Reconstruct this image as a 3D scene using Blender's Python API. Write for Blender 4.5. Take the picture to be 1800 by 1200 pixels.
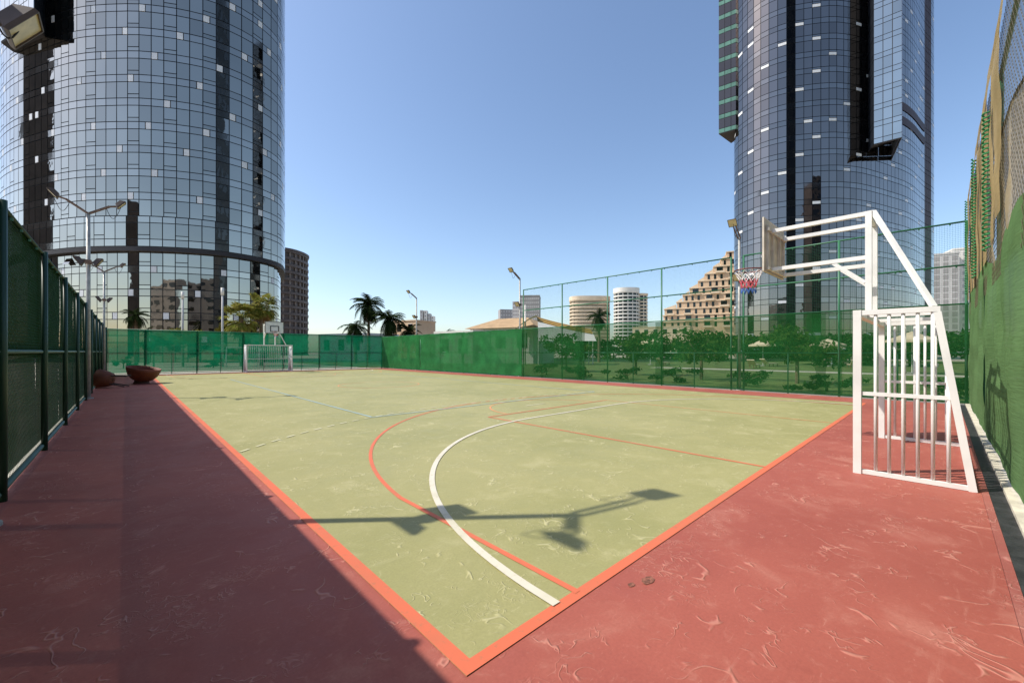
import bpy, math, random
from mathutils import Vector, Matrix
random.seed(7)
R = math.radians
for o in list(bpy.data.objects): bpy.data.objects.remove(o)
scn = bpy.context.scene
col = scn.collection

# ------------------------------------------------------------------ camera, sky, sun, exposure
cam = bpy.data.objects.new('camera', bpy.data.cameras.new('camera'))
col.objects.link(cam); scn.camera = cam
cam.location = (0, 0, 1.55); cam.rotation_euler = (R(90), 0, R(-43.47))
cam.data.sensor_width = 36; cam.data.lens = 14.32; cam.data.shift_y = 0.010
cam.data.clip_start = 0.05; cam.data.clip_end = 8000
SUN_EL = R(49.3); SUN_D = Vector((-.762*math.cos(SUN_EL), .647*math.cos(SUN_EL), math.sin(SUN_EL)))
world = bpy.data.worlds.new('World'); scn.world = world; world.use_nodes = True
wn = world.node_tree.nodes; wn.clear()
sky = wn.new('ShaderNodeTexSky'); sky.sky_type = 'NISHITA'; sky.sun_disc = False
sky.sun_elevation = SUN_EL; sky.sun_rotation = math.atan2(SUN_D.x, SUN_D.y)
sky.altitude = 0; sky.air_density = 1.0; sky.dust_density = 1.1; sky.ozone_density = 2.4
bg = wn.new('ShaderNodeBackground'); bg.inputs[1].default_value = 0.15
wo = wn.new('ShaderNodeOutputWorld')
world.node_tree.links.new(sky.outputs[0], bg.inputs[0]); world.node_tree.links.new(bg.outputs[0], wo.inputs[0])
sun = bpy.data.objects.new('sun', bpy.data.lights.new('sun', 'SUN')); col.objects.link(sun)
sun.data.energy = 3.75; sun.data.angle = R(.53); sun.data.color = (1, .95, .87)
sun.rotation_euler = (-SUN_D).to_track_quat('-Z', 'Y').to_euler()
vs = scn.view_settings
vs.view_transform = 'Standard'; vs.look = 'None'; vs.exposure = 0.48; vs.gamma = 1; vs.use_curve_mapping = False
scn.render.engine = 'CYCLES'
scn.cycles.transparent_max_bounces = 24; scn.cycles.max_bounces = 8

# camera-aligned helper axes used as a plain survey frame (a = metres to the right, d = metres ahead)
FW = Vector((.688, .7256)); RT = Vector((.7256, -.688))
def P(u, d): return (u-900)/716*d
def W(a, d): return Vector((FW.x*d+RT.x*a, FW.y*d+RT.y*a))

# ------------------------------------------------------------------ materials
class NT:
    def __init__(s, name):
        s.m = bpy.data.materials.new(name); s.m.use_nodes = True
        s.n = s.m.node_tree.nodes; s.n.clear(); s.l = s.m.node_tree.links
        s.out = s.add('OutputMaterial')
    def add(s, t, **kw):
        nd = s.n.new('ShaderNode'+t)
        for k, v in kw.items(): setattr(nd, k, v)
        return nd
    def link(s, a, b): s.l.new(a, b)
    def val(s, inp, v):
        if isinstance(v, bpy.types.NodeSocket): s.link(v, inp)
        elif isinstance(v, (tuple, list)) and len(v) == 3 and len(inp.default_value) == 4: inp.default_value = (*v, 1)
        else: inp.default_value = v
    def coord(s, obj=True, scale=(1, 1, 1)):
        tc = s.add('TexCoord'); mp = s.add('Mapping')
        if obj: s.link(tc.outputs['Object'], mp.inputs[0])
        else:
            g = s.add('NewGeometry'); s.link(g.outputs['Position'], mp.inputs[0])
        mp.inputs['Scale'].default_value = scale
        return mp.outputs[0]
    def noise(s, vec, scale, detail=4, rough=.55, dist=0.0):
        nd = s.add('TexNoise'); s.link(vec, nd.inputs['Vector'])
        nd.inputs['Scale'].default_value = scale; nd.inputs['Detail'].default_value = detail
        nd.inputs['Roughness'].default_value = rough; nd.inputs['Distortion'].default_value = dist
        return nd.outputs['Fac']
    def math(s, op, a, b=0.0, clamp=False):
        nd = s.add('Math', operation=op, use_clamp=clamp); s.val(nd.inputs[0], a); s.val(nd.inputs[1], b)
        return nd.outputs[0]
    def ramp(s, fac, lo, hi, a=0.0, b=1.0):
        nd = s.add('MapRange', interpolation_type='SMOOTHSTEP'); s.link(fac, nd.inputs[0])
        nd.inputs[1].default_value = lo; nd.inputs[2].default_value = hi
        nd.inputs[3].default_value = a; nd.inputs[4].default_value = b
        return nd.outputs[0]
    def mix(s, fac, a, b, mode='MIX'):
        nd = s.add('MixRGB', blend_type=mode); s.val(nd.inputs[0], fac); s.val(nd.inputs[1], a); s.val(nd.inputs[2], b)
        return nd.outputs[0]
    def bump(s, h, strength, dist=.01):
        nd = s.add('Bump'); s.link(h, nd.inputs['Height'])
        nd.inputs['Strength'].default_value = strength; nd.inputs['Distance'].default_value = dist
        return nd.outputs[0]
    def bsdf(s, color, rough=.6, metal=0.0, normal=None, spec=.5):
        p = s.add('BsdfPrincipled'); s.val(p.inputs['Base Color'], color); s.val(p.inputs['Roughness'], rough)
        p.inputs['Metallic'].default_value = metal; p.inputs['Specular IOR Level'].default_value = spec
        if normal is not None: s.link(normal, p.inputs['Normal'])
        s.link(p.outputs[0], s.out.inputs[0])
        return p

def plain(name, c, rough=.6, metal=0.0, var=.12, scale=6, bump=0.0, bscale=40, spec=.4, obj=True):
    t = NT(name); v = t.coord(obj)
    n = t.noise(v, scale, 5)
    c2 = tuple(x*(1-var) for x in c); c1 = tuple(min(1, x*(1+var)) for x in c)
    cc = t.mix(t.ramp(n, .3, .7), c2, c1)
    nm = t.bump(t.noise(v, bscale, 4), bump, .01) if bump else None
    t.bsdf(cc, rough, metal, nm, spec)
    return t.m

def painted(name, c, chip=(.25, .2, .16), amount=.62):
    t = NT(name); v = t.coord(False)
    n = t.noise(v, 9, 6, .65); d = t.noise(v, 2.3, 4)
    cc = t.mix(t.ramp(d, .35, .75), c, tuple(x*.86 for x in c))
    cc = t.mix(t.ramp(n, amount, amount+.09, 0, .75), cc, chip)
    t.bsdf(cc, .42, 0, t.bump(n, .12, .004), .45)
    return t.m

def court_paint(name, base, dark, light, line=None):
    """acrylic court coating: blotches, dust, short blistered squiggles"""
    t = NT(name); v = t.coord(False)
    big = t.noise(v, .35, 5, .6); mid = t.noise(v, 1.7, 6, .62, .6); fine = t.noise(v, 60, 3, .6)
    c = t.mix(t.ramp(big, .35, .68), base, dark)
    c = t.mix(t.ramp(mid, .52, .78, 0, .55), c, light)
    c = t.mix(t.ramp(mid, .22, .42, .5, 0), c, dark)
    c = t.mix(t.ramp(fine, .3, .75, .0, .28), c, tuple(x*.55 for x in base))
    sp = t.noise(v, 9, 6, .7, .8); c = t.mix(t.ramp(sp, .55, .72, 0, .30), c, light); c = t.mix(t.ramp(sp, .25, .45, .32, 0), c, tuple(x*.8 for x in dark))
    fs = t.noise(t.coord(False, (2.2, 6.5, 1)), 6, 4, .65, 1.5); c = t.mix(t.ramp(fs, .62, .70, 0, .38), c, light)
    # brushed streaks of dust along the slab
    sv = t.coord(False, (.5, 3.2, 1)); st = t.noise(sv, 1.3, 6, .7, 1.2)
    c = t.mix(t.ramp(st, .60, .74, 0, .35), c, light)
    # blisters: thin contour lines of a warped noise, masked into short pieces
    def squig(sc, width, m_sc, m_lo, m_hi, off):
        mv = t.add('Mapping'); t.link(v, mv.inputs[0]); mv.inputs['Location'].default_value = (off, off*.7, 0)
        n = t.noise(mv.outputs[0], sc, 2.0, .5, .9)
        a = t.math('ABSOLUTE', t.math('SUBTRACT', n, .5))
        ln = t.ramp(a, 0.0, width, 1, 0)
        mk = t.ramp(t.noise(mv.outputs[0], m_sc, 3, .6), m_lo, m_hi)
        return t.math('MULTIPLY', ln, mk)
    s1 = squig(2.9, .022, 2.3, .54, .62, 3.1); s2 = squig(6.5, .03, 3.1, .56, .64, 11.7); s3 = squig(12, .04, 1.6, .54, .64, 27.0)
    h = t.math('MAXIMUM', s1, t.math('MAXIMUM', s2, t.math('MULTIPLY', s3, .6)))
    c = t.mix(t.math('MULTIPLY', h, .62), c, tuple(min(1, x*1.12) for x in light))
    hh = t.math('ADD', t.math('MULTIPLY', h, 1.0), t.math('MULTIPLY', fine, .10))
    hh = t.math('ADD', hh, t.math('MULTIPLY', mid, .25))
    t.bsdf(c, t.ramp(mid, .3, .7, .55, .72), 0, t.bump(hh, .5, .013), .4)
    return t.m

def line_paint(name, c, under):
    t = NT(name); v = t.coord(False)
    n = t.noise(v, 14, 6, .7); m = t.noise(v, 1.5, 4)
    cc = t.mix(t.ramp(m, .4, .75, 0, .45), c, under)
    cc = t.mix(t.ramp(n, .54, .70, 0, .65), cc, under)
    t.bsdf(cc, .6, 0, t.bump(n, .1, .004), .3)
    return t.m

def cloth(name, c, opacity, trans=.4, var=.2):
    t = NT(name); v = t.coord(False)
    n = t.noise(v, .9, 5, .6); n2 = t.noise(t.coord(False, (1, 1, 14)), 3, 3)
    cc = t.mix(t.ramp(n, .3, .7), tuple(x*(1-var) for x in c), tuple(x*(1+var) for x in c))
    cc = t.mix(t.ramp(n2, .4, .7, 0, .35), cc, tuple(x*.72 for x in c))
    nm = t.bump(t.math('ADD', n2, t.math('MULTIPLY', n, .8)), .28, .03)
    df = t.add('BsdfDiffuse'); tr = t.add('BsdfTranslucent'); tp = t.add('BsdfTransparent')
    t.link(cc, df.inputs[0]); t.link(cc, tr.inputs[0]); t.link(nm, df.inputs['Normal'])
    m1 = t.add('MixShader'); m1.inputs[0].default_value = trans; t.link(df.outputs[0], m1.inputs[1]); t.link(tr.outputs[0], m1.inputs[2])
    m2 = t.add('MixShader'); t.val(m2.inputs[0], t.ramp(n, .25, .75, opacity-.02, min(1, opacity+.02)))
    t.link(tp.outputs[0], m2.inputs[1]); t.link(m1.outputs[0], m2.inputs[2]); t.link(m2.outputs[0], t.out.inputs[0])
    return t.m

def mirror_glass(name, c, rough=.02, wav=.10):
    t = NT(name); v = t.coord(False)
    n = t.noise(v, .55, 2, .5); n3 = t.noise(v, .05, 2)
    cc = t.mix(t.ramp(n3, .35, .65), c, tuple(x*.88 for x in c))
    oi = t.add('ObjectInfo'); g = t.add('NewGeometry')
    rv = t.math('FRACT', t.math('ADD', oi.outputs['Random'], g.outputs['Random Per Island']))      # random tone from pane to pane
    cc = t.mix(t.math('MULTIPLY', t.math('POWER', rv, 2.0), .55), cc, tuple(x*.62 for x in c))
    t.bsdf(cc, rough, 1.0, t.bump(n, wav, .06))
    return t.m

def foliage(name, c, c2, trans=.3):
    t = NT(name); v = t.coord(False); n = t.noise(v, 2.2, 4)
    g = t.add('NewGeometry'); cc = t.mix(t.ramp(n, .35, .65), c, c2)
    cc = t.mix(t.math('MULTIPLY', g.outputs['Random Per Island'], .5), cc, tuple(x*.5 for x in c))
    df = t.add('BsdfDiffuse'); tr = t.add('BsdfTranslucent'); t.link(cc, df.inputs[0]); t.link(cc, tr.inputs[0])
    mx = t.add('MixShader'); mx.inputs[0].default_value = trans
    t.link(df.outputs[0], mx.inputs[1]); t.link(tr.outputs[0], mx.inputs[2]); t.link(mx.outputs[0], t.out.inputs[0])
    return t.m

M = dict(
    red=court_paint('red_coating', (.40, .105, .072), (.32, .075, .052), (.52, .225, .165)),
    redkerb=court_paint('red_border_coating', (.38, .12, .09), (.31, .085, .065), (.48, .22, .17)),
    green=court_paint('green_coating', (.365, .335, .140), (.30, .285, .108), (.50, .455, .25)),
    orange=line_paint('orange_line', (.68, .155, .075), (.40, .17, .09)),
    white_line=line_paint('white_line', (.68, .62, .50), (.44, .41, .24)),
    faint_white=line_paint('faint_white_line', (.66, .62, .40), (.40, .385, .17)),
    blue_line=line_paint('blue_line', (.33, .47, .50), (.38, .38, .18)),
    faint_orange=line_paint('faint_orange_line', (.68, .28, .12), (.40, .36, .15)),
    white_steel=painted('white_painted_steel', (.80, .78, .74), (.42, .36, .30), .70),
    greysteel=plain('galvanised_steel', (.40, .385, .35), .5, .25, .2, 8),
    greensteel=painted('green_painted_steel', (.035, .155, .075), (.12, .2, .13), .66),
    greensteel_shaded=painted('shaded_green_painted_steel', (.012, .052, .028), (.05, .09, .06), .68),  # left fence steel, its shade darkened into the colour
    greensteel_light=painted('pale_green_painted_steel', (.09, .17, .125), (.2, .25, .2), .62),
    wire_green=plain('green_wire', (.03, .13, .06), .5, .2),
    wire_tan=plain('tan_wire', (.16, .14, .09), .6, .2),
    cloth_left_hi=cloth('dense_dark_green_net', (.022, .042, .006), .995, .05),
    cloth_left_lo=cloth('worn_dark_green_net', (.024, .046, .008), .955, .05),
    cloth_far=cloth('teal_green_net', (.005, .165, .075), .84, .50),
    cloth_side_new=cloth('bright_green_net', (.030, .165, .050), .965, .25),
    cloth_side=cloth('thin_green_net', (.020, .115, .030), .54, .30),
    cloth_right=cloth('thick_green_net', (.12, .215, .085), .985, .15, .16),
    tan_net=cloth('tan_shade_net', (.46, .37, .23), .80, .35),
    tan_strip=cloth('ochre_shade_strip', (.44, .33, .165), .93, .3),
    green_rope=plain('green_lacing_rope', (.035, .22, .075), .8),
    brown_rope=plain('black_edge_rope', (.03, .035, .03), .8),
    drain=plain('black_drain_channel', (.030, .030, .030), .55, 0, .45, 5, .4, 30, obj=False),
    kerb=plain('cream_kerb', (.60, .54, .42), .8, 0, .18, 5, .4, 40, obj=False),
    concrete=plain('pale_concrete', (.46, .42, .34), .85, 0, .15, .8, .2, 20, obj=False),
    paving=plain('sandy_paving', (.40, .35, .27), .85, 0, .2, .25, .2, 6, obj=False),
    lawn=plain('lawn_green', (.10, .13, .030), .9, 0, .4, .8, .6, 25, obj=False),
    wicker=plain('brown_wicker', (.17, .042, .015), .6, 0, .3, 50, .9, 120),
    wicker_in=plain('dark_wicker', (.075, .022, .012), .7, 0, .3, 50, .9, 120),
    legdark=plain('dark_chair_leg', (.05, .035, .03), .5),
    board=plain('weathered_white_board', (.62, .55, .45), .6, 0, .15, 5),
    boardwhite=plain('white_board_face', (.78, .76, .72), .5, 0, .1, 5),
    black=plain('black_paint', (.02, .02, .02), .5),
    rim=plain('dark_red_rim', (.13, .025, .02), .45, .3),
    netw=plain('white_cord', (.80, .76, .74), .8), netr=plain('red_cord', (.62, .10, .13), .8), netb=plain('blue_cord', (.05, .14, .42), .8),
    lamp=plain('floodlight_lens', (.62, .52, .30), .35, 0, .15, 8), lampbody=plain('floodlight_housing', (.10, .07, .055), .5, .3),
    lamparm=plain('rusty_lamp_arm', (.20, .13, .10), .6, .2, .35, 14),
    glassL=mirror_glass('blue_mirror_glass', (.46, .42, .35)), spanL=mirror_glass('blue_spandrel_glass', (.49, .445, .375), .06, .06),
    glassR=mirror_glass('dark_blue_mirror_glass', (.30, .262, .235)), spanR=mirror_glass('dark_blue_spandrel_glass', (.33, .295, .265), .06, .06),
    boxglass=mirror_glass('pale_blue_glass', (.58, .57, .51), .05, .05),
    core=plain('dark_frame', (.012, .016, .024), .45), soffit=plain('dark_soffit', (.030, .026, .028), .6),
    whitepanel=plain('white_cladding_panel', (.72, .72, .72), .35, 0, .05, 1, obj=False),
    louver_notch=plain('louvre_and_notch_shade', (.035, .018, .022), .6), greyclad=plain('grey_cladding', (.36, .36, .42), .35, .4, .08, .3, obj=False),
    greenpanel=plain('green_spandrel', (.10, .22, .17), .4, .2, .2, .4, obj=False), brownglass=mirror_glass('brown_glass', (.20, .155, .13), .08),
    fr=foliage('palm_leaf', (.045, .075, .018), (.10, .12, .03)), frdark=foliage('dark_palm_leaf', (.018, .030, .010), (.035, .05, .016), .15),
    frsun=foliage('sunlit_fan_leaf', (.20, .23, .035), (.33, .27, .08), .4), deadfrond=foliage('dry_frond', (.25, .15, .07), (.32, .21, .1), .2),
    leaf=foliage('tree_leaf', (.05, .095, .02), (.09, .14, .03)), hedge=foliage('hedge_leaf', (.03, .07, .018), (.06, .11, .03)),
    flower=foliage('yellow_green_leaf', (.17, .19, .03), (.25, .22, .05)),
    bark=plain('palm_bark', (.17, .115, .075), .9, 0, .35, 10, .8, 20),
    canvas=plain('beige_canvas', (.66, .54, .36), .8, 0, .1, 3), tentyellow=plain('ochre_canvas', (.50, .29, .04), .7, 0, .2, 1),
    tentbrown=plain('brown_canvas', (.14, .07, .03), .8), wood=plain('brown_wood', (.22, .13, .07), .7),
    cream=plain('cream_render', (.66, .47, .31), .85, 0, .08, .2, obj=False), cream2=plain('pale_cream_render', (.72, .58, .42), .85, 0, .08, .2, obj=False),
    white=plain('white_render', (.74, .70, .63), .8, 0, .06, .2, obj=False), window=mirror_glass('dark_window', (.055, .055, .06), .1),
    greywall=plain('grey_facade', (.30, .28, .27), .7, 0, .1, .1, obj=False), greylight=plain('light_grey_facade', (.48, .46, .44), .7, 0, .1, .1, obj=False),
    brownwall=plain('brown_facade', (.085, .070, .068), .55, 0, .2, .2, obj=False), brownlight=plain('bronze_band', (.17, .14, .125), .5, 0, .2, .3, obj=False),
    tanroof=plain('tan_roof', (.42, .28, .15), .8, 0, .15, 1), water=mirror_glass('pool_water', (.10, .40, .50), .05, .3),
    wornspot=plain('exposed_dark_base', (.22, .085, .055), .8, 0, .45, 45, .5, 90, obj=False),
    shade=plain('beige_shutter', (.36, .30, .22), .8, 0, .1, .1, obj=False),
)

# ------------------------------------------------------------------ mesh builder
class MB:
    def __init__(s): s.v = []; s.f = []
    def add(s, vs, fs):
        k = len(s.v); s.v += [tuple(p) for p in vs]; s.f += [tuple(i+k for i in f) for f in fs]; return s
    def box(s, x0, x1, y0, y1, z0, z1):
        return s.add([(x0, y0, z0), (x1, y0, z0), (x1, y1, z0), (x0, y1, z0), (x0, y0, z1), (x1, y0, z1), (x1, y1, z1), (x0, y1, z1)],
                     [(3, 2, 1, 0), (4, 5, 6, 7), (0, 1, 5, 4), (1, 2, 6, 5), (2, 3, 7, 6), (3, 0, 4, 7)])
    def tube(s, p, q, r, n=8, r2=None, cap=True):
        p, q = Vector(p), Vector(q); r2 = r if r2 is None else r2; ax = (q-p).normalized()
        a = ax.cross(Vector((0, 0, 1)) if abs(ax.z) < .9 else Vector((1, 0, 0))).normalized(); b = ax.cross(a)
        V = []; F = []
        for c, rr in ((p, r), (q, r2)):
            for i in range(n):
                t = 2*math.pi*i/n; V.append(c+a*(rr*math.cos(t))+b*(rr*math.sin(t)))
        for i in range(n): F.append((i, (i+1) % n, n+(i+1) % n, n+i))
        if cap: F += [tuple(range(n-1, -1, -1)), tuple(range(n, 2*n))]
        return s.add(V, F)
    def bar(s, p, q, w, h=None, up=(0, 0, 1)):
        """square section bar from p to q"""
        p, q = Vector(p), Vector(q); h = w if h is None else h; ax = (q-p).normalized(); u = Vector(up)
        if abs(ax.dot(u)) > .95: u = Vector((0, 1, 0))
        a = ax.cross(u).normalized()*w/2; b = a.cross(ax).normalized()*h/2
        V = [c+sa*a+sb*b for c in (p, q) for sa, sb in ((-1, -1), (1, -1), (1, 1), (-1, 1))]
        return s.add(V, [(0, 1, 2, 3), (7, 6, 5, 4), (0, 4, 5, 1), (1, 5, 6, 2), (2, 6, 7, 3), (3, 7, 4, 0)])
    def path(s, pts, r, n=6):
        for a, b in zip(pts, pts[1:]): s.tube(a, b, r, n)
        return s
    def prism(s, poly, z0, z1, bottom=True):
        n = len(poly); V = [(p[0], p[1], z0) for p in poly]+[(p[0], p[1], z1) for p in poly]
        F = [(i, (i+1) % n, n+(i+1) % n, n+i) for i in range(n)]+[tuple(range(n, 2*n))]
        if bottom: F.append(tuple(range(n-1, -1, -1)))
        return s.add(V, F)
    def lathe(s, prof, n=24, c=(0, 0, 0)):
        V = []; F = []; m = len(prof)
        for r, z in prof:
            for i in range(n):
                t = 2*math.pi*i/n; V.append((c[0]+r*math.cos(t), c[1]+r*math.sin(t), c[2]+z))
        for j in range(m-1):
            for i in range(n): F.append((j*n+i, j*n+(i+1) % n, (j+1)*n+(i+1) % n, (j+1)*n+i))
        return s.add(V, F)
    def grid(s, fn, nx, ny):
        V = [fn(i/nx, j/ny) for j in range(ny+1) for i in range(nx+1)]
        F = [(j*(nx+1)+i, j*(nx+1)+i+1, (j+1)*(nx+1)+i+1, (j+1)*(nx+1)+i) for j in range(ny) for i in range(nx)]
        return s.add(V, F)
    def xf(s, mat):
        s.v = [tuple(mat @ Vector(p)) for p in s.v]; return s
    def build(s, name, mat, parent=None, smooth=False, kind=None, label=None):
        me = bpy.data.meshes.new(name); me.from_pydata(s.v, [], s.f); me.update()
        if smooth:
            for p in me.polygons: p.use_smooth = True
        me.materials.append(mat if not isinstance(mat, str) else M[mat])
        o = bpy.data.objects.new(name, me); col.objects.link(o)
        if parent: o.parent = parent
        if kind: o['kind'] = kind
        if label: o['label'] = label
        return o

def thing(name, label, cat, loc=(0, 0, 0), rz=0.0, group=None):
    o = bpy.data.objects.new(name, None); o.empty_display_size = .2; col.objects.link(o)
    o.location = loc; o.rotation_euler = (0, 0, rz); return tag(o, label, cat, group)
def tag(o, label, cat, group=None):
    o['label'] = label; o['category'] = cat
    if group: o['group'] = group
    return o
def struct(o): o['kind'] = 'structure'; return o
def copy_tree(o, parent=None):
    kids = [c for c in bpy.data.objects if c.parent is o]
    c = o.copy(); col.objects.link(c); c.parent = parent
    for k in kids: copy_tree(k, c)
    return c
def box1(name, mat, parent, *b, **kw): return MB().box(*b).build(name, mat, parent, **kw)

# ------------------------------------------------------------------ ground and court
XL, XR, YN, YF = -.97, 17.9, -.55, 37.1          # enclosure
CX0, CX1, CY0, CY1 = 1.18, 16.18, 1.56, 34.86    # green court, outside of the orange border
struct(MB().add([(-3000, -3000, -.12), (3000, -3000, -.12), (3000, 3000, -.12), (-3000, 3000, -.12)], [(0, 1, 2, 3)]).build('ground', 'paving'))
struct(MB().box(XR+.35, 100, -40, 70, -.11, -.05).build('lawn', 'lawn'))
struct(MB().box(XL-.25, XR+.3, YN-.25, YF+.5, -.115, -.006).build('court_slab', 'concrete'))
struct(MB().box(XL-.02, XR-.12, -.30, YF-.5, -.006, 0).build('court_apron', 'red'))
court = struct(MB().add([(CX0, CY0, .003), (CX1, CY0, .003), (CX1, CY1, .003), (CX0, CY1, .003)], [(0, 1, 2, 3)]).build('court_surface', 'green'))
struct(MB().box(2, XR-.12, -.355, -.302, -.006, .004).build('apron_border', 'redkerb'))
def strip(pts, w, z, name, mat, closed=False):
    """painted line of width w along a polyline"""
    n = len(pts); L = []
    for i, p in enumerate(pts):
        a = pts[(i-1) % n] if (closed or i) else p; b = pts[(i+1) % n] if (closed or i < n-1) else p
        t = (Vector(b)-Vector(a)).normalized(); nn = Vector((-t.y, t.x))*w/2
        L.append((p[0]+nn.x, p[1]+nn.y, z)); L.append((p[0]-nn.x, p[1]-nn.y, z))
    m = n if closed else n-1
    F = [(2*i, 2*i+1, 2*((i+1) % n)+1, 2*((i+1) % n)) for i in range(m)]
    return MB().add(L, F).build(name, mat, court)
lw = .06
CXm, CYm = (CX0+CX1)/2, (CY0+CY1)/2
lw = .078; h2 = lw/2
strip([(CX0, CY0+h2), (CX1, CY0+h2)], lw, 0.0055, 'baseline', 'orange'); strip([(CX0, CY1-h2), (CX1, CY1-h2)], lw, 0.0055, 'baseline', 'orange')
strip([(CX0+h2, CY0+lw), (CX0+h2, CY1-lw)], lw, 0.0055, 'sideline', 'orange'); strip([(CX1-h2, CY0+lw), (CX1-h2, CY1-lw)], lw, 0.0055, 'sideline', 'redkerb')
def arc(cx, cy, r, a0, a1, n=48): return [(cx+r*math.cos(a0+(a1-a0)*i/n), cy+r*math.sin(a0+(a1-a0)*i/n)) for i in range(n+1)]
def half(flip):
    Y = (lambda y: CY0+y) if not flip else (lambda y: CY1-y)
    P = lambda pts: [(x, Y(y)) for x, y in pts]
    # three point line
    r3 = 6.62; hx = CXm-(CX0+.93); a = math.acos(hx/r3); yc = 1.575
    pts = [(CXm-hx, .05)]+[(CXm-x, y) for x, y in arc(0, yc, r3, a, math.pi-a, 64)]+[(CXm+hx, .05)]
    strip(P(pts), .05, 0.0075, 'three_point_line', 'orange' if not flip else 'faint_orange')
    # key and free throw circle
    kx = 2.45
    strip(P([(CXm-kx, .06), (CXm-kx, 5.79)]), .05, 0.0075, 'key_line', 'orange')
    strip(P([(CXm+kx, .06), (CXm+kx, 5.79)]), .05, 0.0075, 'key_line', 'faint_orange')
    strip(P([(CXm-kx-.025, 5.81), (CXm+kx+.025, 5.81)]), .05, 0.0095, 'free_throw_line', 'orange')
    strip(P(arc(CXm, 5.86, 1.8, .02, math.pi-.02)), .05, 0.0075, 'free_throw_circle', 'faint_orange')
    # goal area (white) and dashed outer line
    hw = 1.75
    for rr, w, dash, z in ((5.02, .065, False, 0.0115), (8.15, .05, True, 0.0115)):
        cl = CX0+.06; pts = []
        a1 = math.acos(max(-1, min(1, (CXm-hw-cl)/rr))) if CXm-hw-rr < cl else 0.02
        left = [(CXm-hw-rr*math.cos(t), rr*math.sin(t)) for t in [a1+(math.pi/2-a1)*i/40 for i in range(41)]]
        right = [(2*CXm-x, y) for x, y in reversed(left)]
        full = left+right
        if not dash: strip(P([(full[0][0], .06)]+full[1:-1]+[(full[-1][0], .06)]), w, z, 'goal_area_line', 'white_line'); continue
        D = [0]
        for p, q in zip(full, full[1:]): D.append(D[-1]+math.dist(p, q))
        def at(s):
            for i in range(len(D)-1):
                if D[i+1] >= s:
                    k = (s-D[i])/max(1e-6, D[i+1]-D[i]); return (full[i][0]+k*(full[i+1][0]-full[i][0]), full[i][1]+k*(full[i+1][1]-full[i][1]))
            return full[-1]
        s = .05
        while s < D[-1]-.2:
            strip(P([at(s), at(s+.10), at(s+.2)]), w, z, 'dashed_line_mark', 'faint_white'); s += .36
    strip(P([(CXm-.4, 6.6), (CXm+.4, 6.6)]), .06, 0.0115, 'penalty_mark', 'faint_white')
half(False); half(True)
strip(arc(CXm, CYm, 1.8, 0, 2*math.pi, 64)[:-1], .05, 0.0075, 'centre_circle', 'faint_orange', True)
vx0, vx1, vy0, vy1 = CXm-4.47, CXm+4.47, 9.22, CY1-(9.22-CY0)
for a_, b_ in (((vx0, vy0), (vx1, vy0)), ((vx1, vy0+.03), (vx1, vy1-.03)), ((vx1, vy1), (vx0, vy1)), ((vx0, vy1-.03), (vx0, vy0+.03))): strip([a_, b_], .05, 0.0135, 'volleyball_line', 'blue_line')

# drain and kerb along the right-hand fence
struct(MB().box(1, XR-.13, -.47, -.357, -.03, -.001).build('drain_channel', 'drain'))
k = struct(MB().box(1, XR-.1, YN-.02, -.472, -.03, .035).build('kerb', 'kerb'))

# ------------------------------------------------------------------ fences
def wires_diag(mb, x0, x1, z0, z1, step, r, y=0.0):
    h = z1-z0
    for sg in (1, -1):
        c = x0-h if sg > 0 else x0
        c1 = x1 if sg > 0 else x1+h
        while c < c1:
            a, b = max(x0, c) if sg > 0 else min(x1, c), min(x1, c+h) if sg > 0 else max(x0, c-h)
            if abs(b-a) > .02:
                za = z0+(a-c)*sg; zb = z0+(b-c)*sg
                mb.tube((a, y+.002*sg, za), (b, y+.002*sg, zb), r, 3, cap=False)
            c += step
    return mb
def wires_square(mb, x0, x1, z0, z1, step, r, y=0.0):
    x = x0
    while x < x1: mb.tube((x, y, z0), (x, y, z1), r, 3, cap=False); x += step
    z = z0
    while z < z1: mb.tube((x0, y+r, z), (x1, y+r, z), r, 3, cap=False); z += step
    return mb
def sheet(x0, x1, z0, z1, y, amp, seed, res=.14, top=None, edge=0.0, thick=0):
    rnd = random.Random(seed); ph = [rnd.uniform(0, 6.28) for _ in range(8)]
    nx = max(4, int((x1-x0)/res)); nz = max(4, int((z1-z0)/res))
    def fn(u, v):
        e = edge*(math.sin(v*5.5+ph[0])*.6+math.sin(v*11+ph[1])*.25)
        x = x0+(x1-x0)*u+(e if u > .99 else 0)
        zt = z1+(top(x) if top else 0); z = z0+(zt-z0)*v
        w = amp*(math.sin(x*2.1+ph[2])*.5+math.sin(x*5.3+z*.6+ph[3])*.3+math.sin(x*11+z*1.4+ph[4])*.16+math.sin(z*4+x+ph[5])*.28+math.sin(z*9-x*.7+ph[6])*.12)
        w *= .35+.65*math.sin(math.pi*min(1, max(0, v)))**.5
        return (x, y+w, z)
    return MB().grid(fn, nx, nz)
def clips(root, xs, z, y, mat='greensteel'):
    for x in xs: MB().tube((x, y, z-.05), (x, y, z-.018), .02, 5).build('clip', mat, root)

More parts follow.
